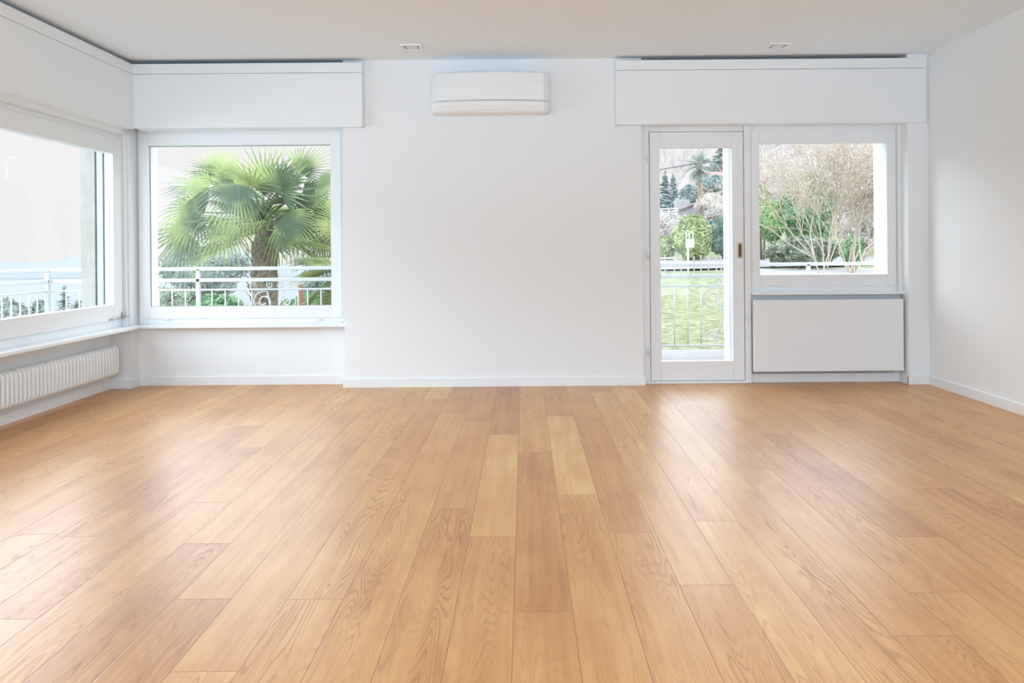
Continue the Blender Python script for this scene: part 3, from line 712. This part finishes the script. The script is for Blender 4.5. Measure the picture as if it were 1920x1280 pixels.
# far hills and lake haze
m = MB(); m.add([(-400, 40, -14), (60, 40, -14), (60, 500, -14), (-400, 500, -14)], [(0, 1, 2, 3)])
tag(m.build('lake', mat('pale_lake_water', (.18, .185, .185, 1), .9, .1)), 'pale lake lying in haze far below the left windows', 'lake', kind='structure')
m = MB(); pr = []
xs = np.linspace(-420, -40, 60)
vs = []
for i, x in enumerate(xs): z = -6 + 6 * math.sin(i * .21) ** 2 + 3 * math.sin(i * .53); vs += [(x, 480, -20), (x, 480, z), (x, 560, -20)]
fs = []
for i in range(59): a = 3 * i; fs += [(a, a + 3, a + 4, a + 1), (a + 1, a + 4, a + 5, a + 2)]
m.add(vs, fs, True)
tag(m.build('hills', mat('hazy_far_hills', (.24, .24, .24, 1), 1, 0)), 'faint hills on the far shore of the lake', 'hills', kind='structure')

# ---------------------------------------------------------------- road, walls and fences on the right
M_road = mat('pale_road', (.27, .255, .25, 1), .9, .1, var=.06)
M_stone = mat('pale_render', (.24, .225, .215, 1), .9, .1, var=.08)
M_pink = mat('pinkish_coping', (.20, .145, .135, 1), .9, .1)
def strip(pts, width_dir, w_, lift=.04):
    m = MB(); vs = []
    for x, y in pts:
        for k in (0, 1): xx, yy = x + width_dir[0] * w_ * k, y + width_dir[1] * w_ * k; vs.append((xx, yy, ground(xx, yy) + lift))
    m.add(vs, [(2 * i, 2 * i + 1, 2 * i + 3, 2 * i + 2) for i in range(len(pts) - 1)], True); return m
tag(strip([(1.5 + .5 * i, 20.6 + .1 * i) for i in range(20)], (0, 1), 3.4, .05).build('road', M_road), 'pale road crossing above the lawn', 'road', kind='structure')
e = empty('post_fence', at(1300, 500, 20.4), 'low white post fence along the road above the lawn', 'fence')
for i, x in enumerate((1247, 1264, 1277, 1301, 1314, 1328, 1343, 1352)):
    p = at(x, 478 + (i % 2) * 2, 20.4); g = ground(p.x, 20.4); m = MB(); m.box(p.x - .014, p.x + .014, 20.38, 20.42, g - .05, max(p.z, g + .2), .003); m.build('post', M_road, e)
p0, p1 = at(1238, 484, 20.4), at(1262, 484, 20.4); p2 = at(1276, 494, 20.4); m = MB(); m.tube([p0, p1, p2], .02, 6); m.build('rail', M_iron, e)
tag(strip([(5.4 + .6 * i, 17.2) for i in range(12)], (0, 1), 3.6, .06).build('driveway', M_road), 'pale paved yard in front of the clipped hedge', 'driveway', kind='structure')
# sign
e = empty('road_sign', at(1291, 495, 19.8), 'small white blank sign on a pole in front of the round shrub', 'sign')
a, b = at(1285.5, 448, 19.8), at(1301.5, 464, 19.8)
m = MB(); m.box(a.x, b.x, 19.79, 19.81, b.z, a.z, .004); m.build('panel', M_iron, e)
a = at(1290, 464, 19.8); m = MB(); m.tube([(a.x, 19.8, ground(a.x, 19.8)), (a.x, 19.8, a.z)], .025, 8); m.build('pole', M_iron, e)
m = MB()
m.tube([at(1292.5, 448, 19.8), at(1293, 437, 19.8), at(1296, 434.5, 19.8), at(1299.5, 437, 19.8), at(1299, 448, 19.8)], .012, 6)
m.tube([at(1287, 448, 19.8), at(1286.5, 436, 19.8)], .014, 6); m.build('bracket', M_iron, e)
SH = [
    ('round_shrub', 1258, 1336, 402, 492, 24.6, 5200, .07, L_olive, 'large yellow green round shrub behind the small white sign', 61),
    ('round_shrub', 1322, 1392, 403, 482, 25.2, 4200, .07, L_blue, 'dark blue green round shrub at the right of the door glass', 62),
    ('low_shrub', 1228, 1266, 440, 494, 24.9, 1800, .06, L_olive, 'small olive bush at the left edge of the door glass', 63),
    ('bank_shrub', 1225, 1290, 398, 452, 27.5, 3200, .05, L_bank, 'pale pinkish flowering shrub on the bank behind the olive bush', 64),
    ('bank_shrub', 1300, 1372, 362, 412, 28.5, 2600, .05, L_bank, 'pale heathery shrub on the bank above the blue green shrub', 65),
    ('round_shrub', 1425, 1472, 374, 455, 21.5, 3600, .055, L_bright, 'bright fresh green rounded shrub in the right window', 66),
    ('clipped_hedge', 1431, 1578, 442, 499, 20.8, 6500, .05, L_grey, 'low grey green clipped hedge mound in the right window', 67),
    ('tall_shrub', 1456, 1570, 322, 470, 23.0, 7500, .07, L_mid, 'tall mid green shrub behind the budding tree', 68),
    ('tall_shrub', 1405, 1452, 345, 450, 24.5, 2600, .06, L_olive, 'narrow olive shrub behind the bright green shrub', 69),
    ('tall_shrub', 1560, 1680, 300, 470, 25.5, 6500, .08, L_bank, 'tall pale leafless thicket behind the budding tree', 70),
    ('tall_shrub', 1575, 1625, 440, 500, 19.5, 1800, .05, L_mid, 'low green shrub right of the clipped hedge', 71),
]
for nm, x0, x1, y0, y1, Y, n, sz, mt, lb, sd in SH: shrub(nm, x0, x1, y0, y1, Y, n, sz, mt, lb, seed=sd, depth=.55, fill=.86, blobs=9)
# retaining wall, coping, garden terrace behind
def slab(name, pts, Y, thick, mt, label, cat, kind='structure'):
    """upright wall with the given pixel outline, real thickness"""
    m = MB(); fr = [at(x, y, Y) for x, y in pts]; m.prism([(p.x, p.z) for p in fr], 'Y', Y, Y + thick); return tag(m.build(name, mt), label, cat, kind=kind)
slab('garden_wall', [(1268, 400), (1268, 374), (1292, 373), (1300, 398)], 31, .5, M_stone, 'short pale rendered wall by the dark trees up the hill', 'wall')
slab('retaining_wall', [(1240, 412), (1240, 398), (1272, 397), (1376, 350), (1376, 420)], 30, .6, M_stone, 'pale sloping retaining wall up the hill behind the shrubs', 'wall')
m = MB(); a, b, c = at(1262, 397, 29.9), at(1300, 383, 29.9), at(1376, 349, 29.9); m.tube([a, b, c], .06, 6)
tag(m.build('wall_coping', M_pink), 'pinkish coping sloping along the top of the retaining wall', 'coping', kind='structure')
e = empty('terrace_railing', at(1252, 405, 29.5), 'short white slatted railing at the left edge of the door view', 'railing')
for y in (392, 396.5, 401):
    m = MB(); m.tube([at(1236, y, 29.5), at(1272, y - 1, 29.5)], .022, 6); m.build('rail', M_iron, e)
for x in (1240, 1254, 1268):
    m = MB(); m.tube([at(x, 391, 29.5), at(x, 404, 29.5)], .02, 6); m.build('post', M_iron, e)
# house corner
e = empty('hill_house', at(1375, 360, 34), 'small house with a reddish roof at the right edge of the door glass', 'house')
a, b = at(1358, 342, 34), at(1420, 362, 34); m = MB(); m.box(a.x, b.x, 34, 38, b.z - 1.0, a.z); m.build('wall', M_pink, e)
a = at(1352, 334, 33.6); m = MB(); m.prism([(33.6, a.z - .2), (33.6, a.z - .12), (36, a.z + .5), (38.4, a.z - .12), (38.4, a.z - .2)], 'X', a.x, b.x + .3); m.build('roof', mat('red_roof_tiles', (.26, .13, .11, 1), .9), e)
# trees up the hill
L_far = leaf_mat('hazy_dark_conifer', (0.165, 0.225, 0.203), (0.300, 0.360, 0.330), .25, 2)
for i, (x, yt, yb, Y, R, lb) in enumerate(((1247, 322, 395, 33, .75, 'dark hazy conifer at the left edge of the door view'),
        (1262, 326, 388, 36, .7, 'dark hazy conifer second from the left in the door view'),
        (1353, 262, 350, 42, 1.45, 'tall hazy cedar in the upper right of the door glass'),
        (1380, 270, 352, 46, 1.4, 'tall hazy cedar partly hidden by the right door stile'))):
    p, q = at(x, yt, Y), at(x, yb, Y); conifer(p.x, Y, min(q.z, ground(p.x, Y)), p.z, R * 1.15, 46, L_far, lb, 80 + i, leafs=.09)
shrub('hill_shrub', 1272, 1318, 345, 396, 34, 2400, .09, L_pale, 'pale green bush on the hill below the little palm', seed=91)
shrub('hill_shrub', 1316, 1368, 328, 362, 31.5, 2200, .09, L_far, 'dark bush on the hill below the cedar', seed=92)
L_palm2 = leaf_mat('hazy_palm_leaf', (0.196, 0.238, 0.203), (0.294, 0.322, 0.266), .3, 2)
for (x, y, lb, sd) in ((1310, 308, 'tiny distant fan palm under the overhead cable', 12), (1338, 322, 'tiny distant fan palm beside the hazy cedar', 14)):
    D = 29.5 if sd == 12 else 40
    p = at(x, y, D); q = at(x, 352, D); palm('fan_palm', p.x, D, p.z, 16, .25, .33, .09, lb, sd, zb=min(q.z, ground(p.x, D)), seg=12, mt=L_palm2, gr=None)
def bare_tree(name, base, height, label, mb_mat, bud, seed, depth=5, r0=.07, spread=.6, nb=3, budn=0, lean=(0, 0, 0), bsz=.03, stems=1):
    r = random.Random(seed); e = empty(name, base, label, 'tree'); m = MB(); tips = []
    def grow(p, d, L, rad, lv):
        q = p + d * L; mid = p + d * L * .5 + Vector((r.uniform(-1, 1), r.uniform(-1, 1), r.uniform(-1, 1))) * L * .07
        m.tube([p, mid, q], [rad, rad * .85, rad * .65], 5 if lv < 3 else 3, caps=False)
        if lv >= 2: tips.extend([p.lerp(q, t) for t in (.3, .65, 1)])
        if lv >= depth: return
        for _ in range(nb + (1 if r.random() < .4 else 0)):
            nd = (d + Vector((r.uniform(-1, 1), r.uniform(-1, 1), r.uniform(-.5, .8))) * spread + Vector(lean) * .2).normalized()
            grow(p.lerp(q, r.uniform(.55, 1)), nd, L * r.uniform(.62, .85), rad * .6, lv + 1)
    for s in range(stems):
        d = Vector((r.uniform(-.5, .5), r.uniform(-.25, .25), 1)).normalized() if stems > 1 else Vector((lean[0], lean[1], 1)).normalized()
        grow(Vector(base), d, height * .3, r0, 0)
    m.build('branches', mb_mat, e)
    if budn:
        rr = np.random.RandomState(seed); T = np.array([t[:] for t in tips]); idx = rr.choice(len(T), budn); P = T[idx] + rr.normal(size=(budn, 3)) * .07
        m = MB(); n = rr.normal(size=(budn, 3)); n /= np.linalg.norm(n, axis=1)[:, None]; u = np.cross(n, rr.normal(size=(budn, 3))); u /= np.linalg.norm(u, axis=1)[:, None]; v = np.cross(n, u)
        s = bsz * (.5 + rr.rand(budn))[:, None]; V = np.stack([P - u * s, P + v * s * .6, P + u * s, P - v * s * .6], 1).reshape(-1, 3)
        m.v = V.tolist(); m.f = [(4 * i, 4 * i + 1, 4 * i + 2, 4 * i + 3) for i in range(budn)]; m.sm = [False] * budn; m.build('buds', bud, e)
    return e
M_twig = mat('pale_tan_twigs', (.40, .325, .26, 1), .9, .1)
M_twig2 = mat('greyish_twigs', (.33, .28, .26, 1), .9, .1)
b0 = at(1572, 560, 12.5)
bare_tree('budding_tree', (b0.x, 12.5, ground(b0.x, 12.5)), 3.7, 'budding tree with peach tinted twigs nearest outside the right window', M_twig, L_bud, 31, depth=5, r0=.018, spread=.8, nb=4, budn=18000, bsz=.011, stems=5)
for i, (x, Y, h, lb) in enumerate(((1246, 46, 7.5, 'bare grey tree on the hill at the far left of the door view'), (1272, 52, 6.5, 'bare grey tree on the hill under the overhead cable'),
                      (1430, 38, 6, 'bare pinkish tree on the hill at the upper left of the right window'), (1470, 46, 7, 'bare pinkish tree on the hill left of the street lamp'),
                      (1515, 54, 8, 'bare pinkish tree on the hill behind the street lamp'), (1600, 39, 7, 'bare pinkish tree on the hill right of the street lamp'), (1640, 48, 8, 'bare pinkish tree on the hill at the right edge of the window'))):
    p = at(x, 400, Y); bare_tree('bare_tree', (p.x, Y, ground(p.x, Y)), h, lb, M_twig2, L_bank, 50 + i, depth=5, r0=.06, spread=.5, nb=3, budn=2500 if x > 1400 else 0, bsz=.05)
# street lamp
e = empty('street_lamp', at(1529, 500, 24), 'white street lamp with a single arm above the tall shrub', 'street lamp')
a = at(1529, 290, 24); m = MB(); m.tube([(a.x, 24, ground(a.x, 24)), (a.x, 24, a.z), ], .04, 8); m.build('pole', M_iron, e)
a = at(1513, 287, 24); b = at(1532, 292, 24); m = MB(); m.tube([a, a.lerp(b, .3) + Vector((0, 0, .05)), a.lerp(b, .8), b], [.04, .10, .09, .04], 10); m.build('lamp_head', M_iron, e)
# overhead cable
m = MB(); m.tube([at(1180, 330, 27), at(1240, 317.5, 27), at(1275, 311.5, 27), at(1310, 305.5, 27), at(1340, 303, 27), at(1400, 300, 27)], .016, 5)
tag(m.build('overhead_cable', mat('grey_cable', (.06, .06, .06, 1), .7)), 'dark overhead cable crossing the top of the door view', 'cable')
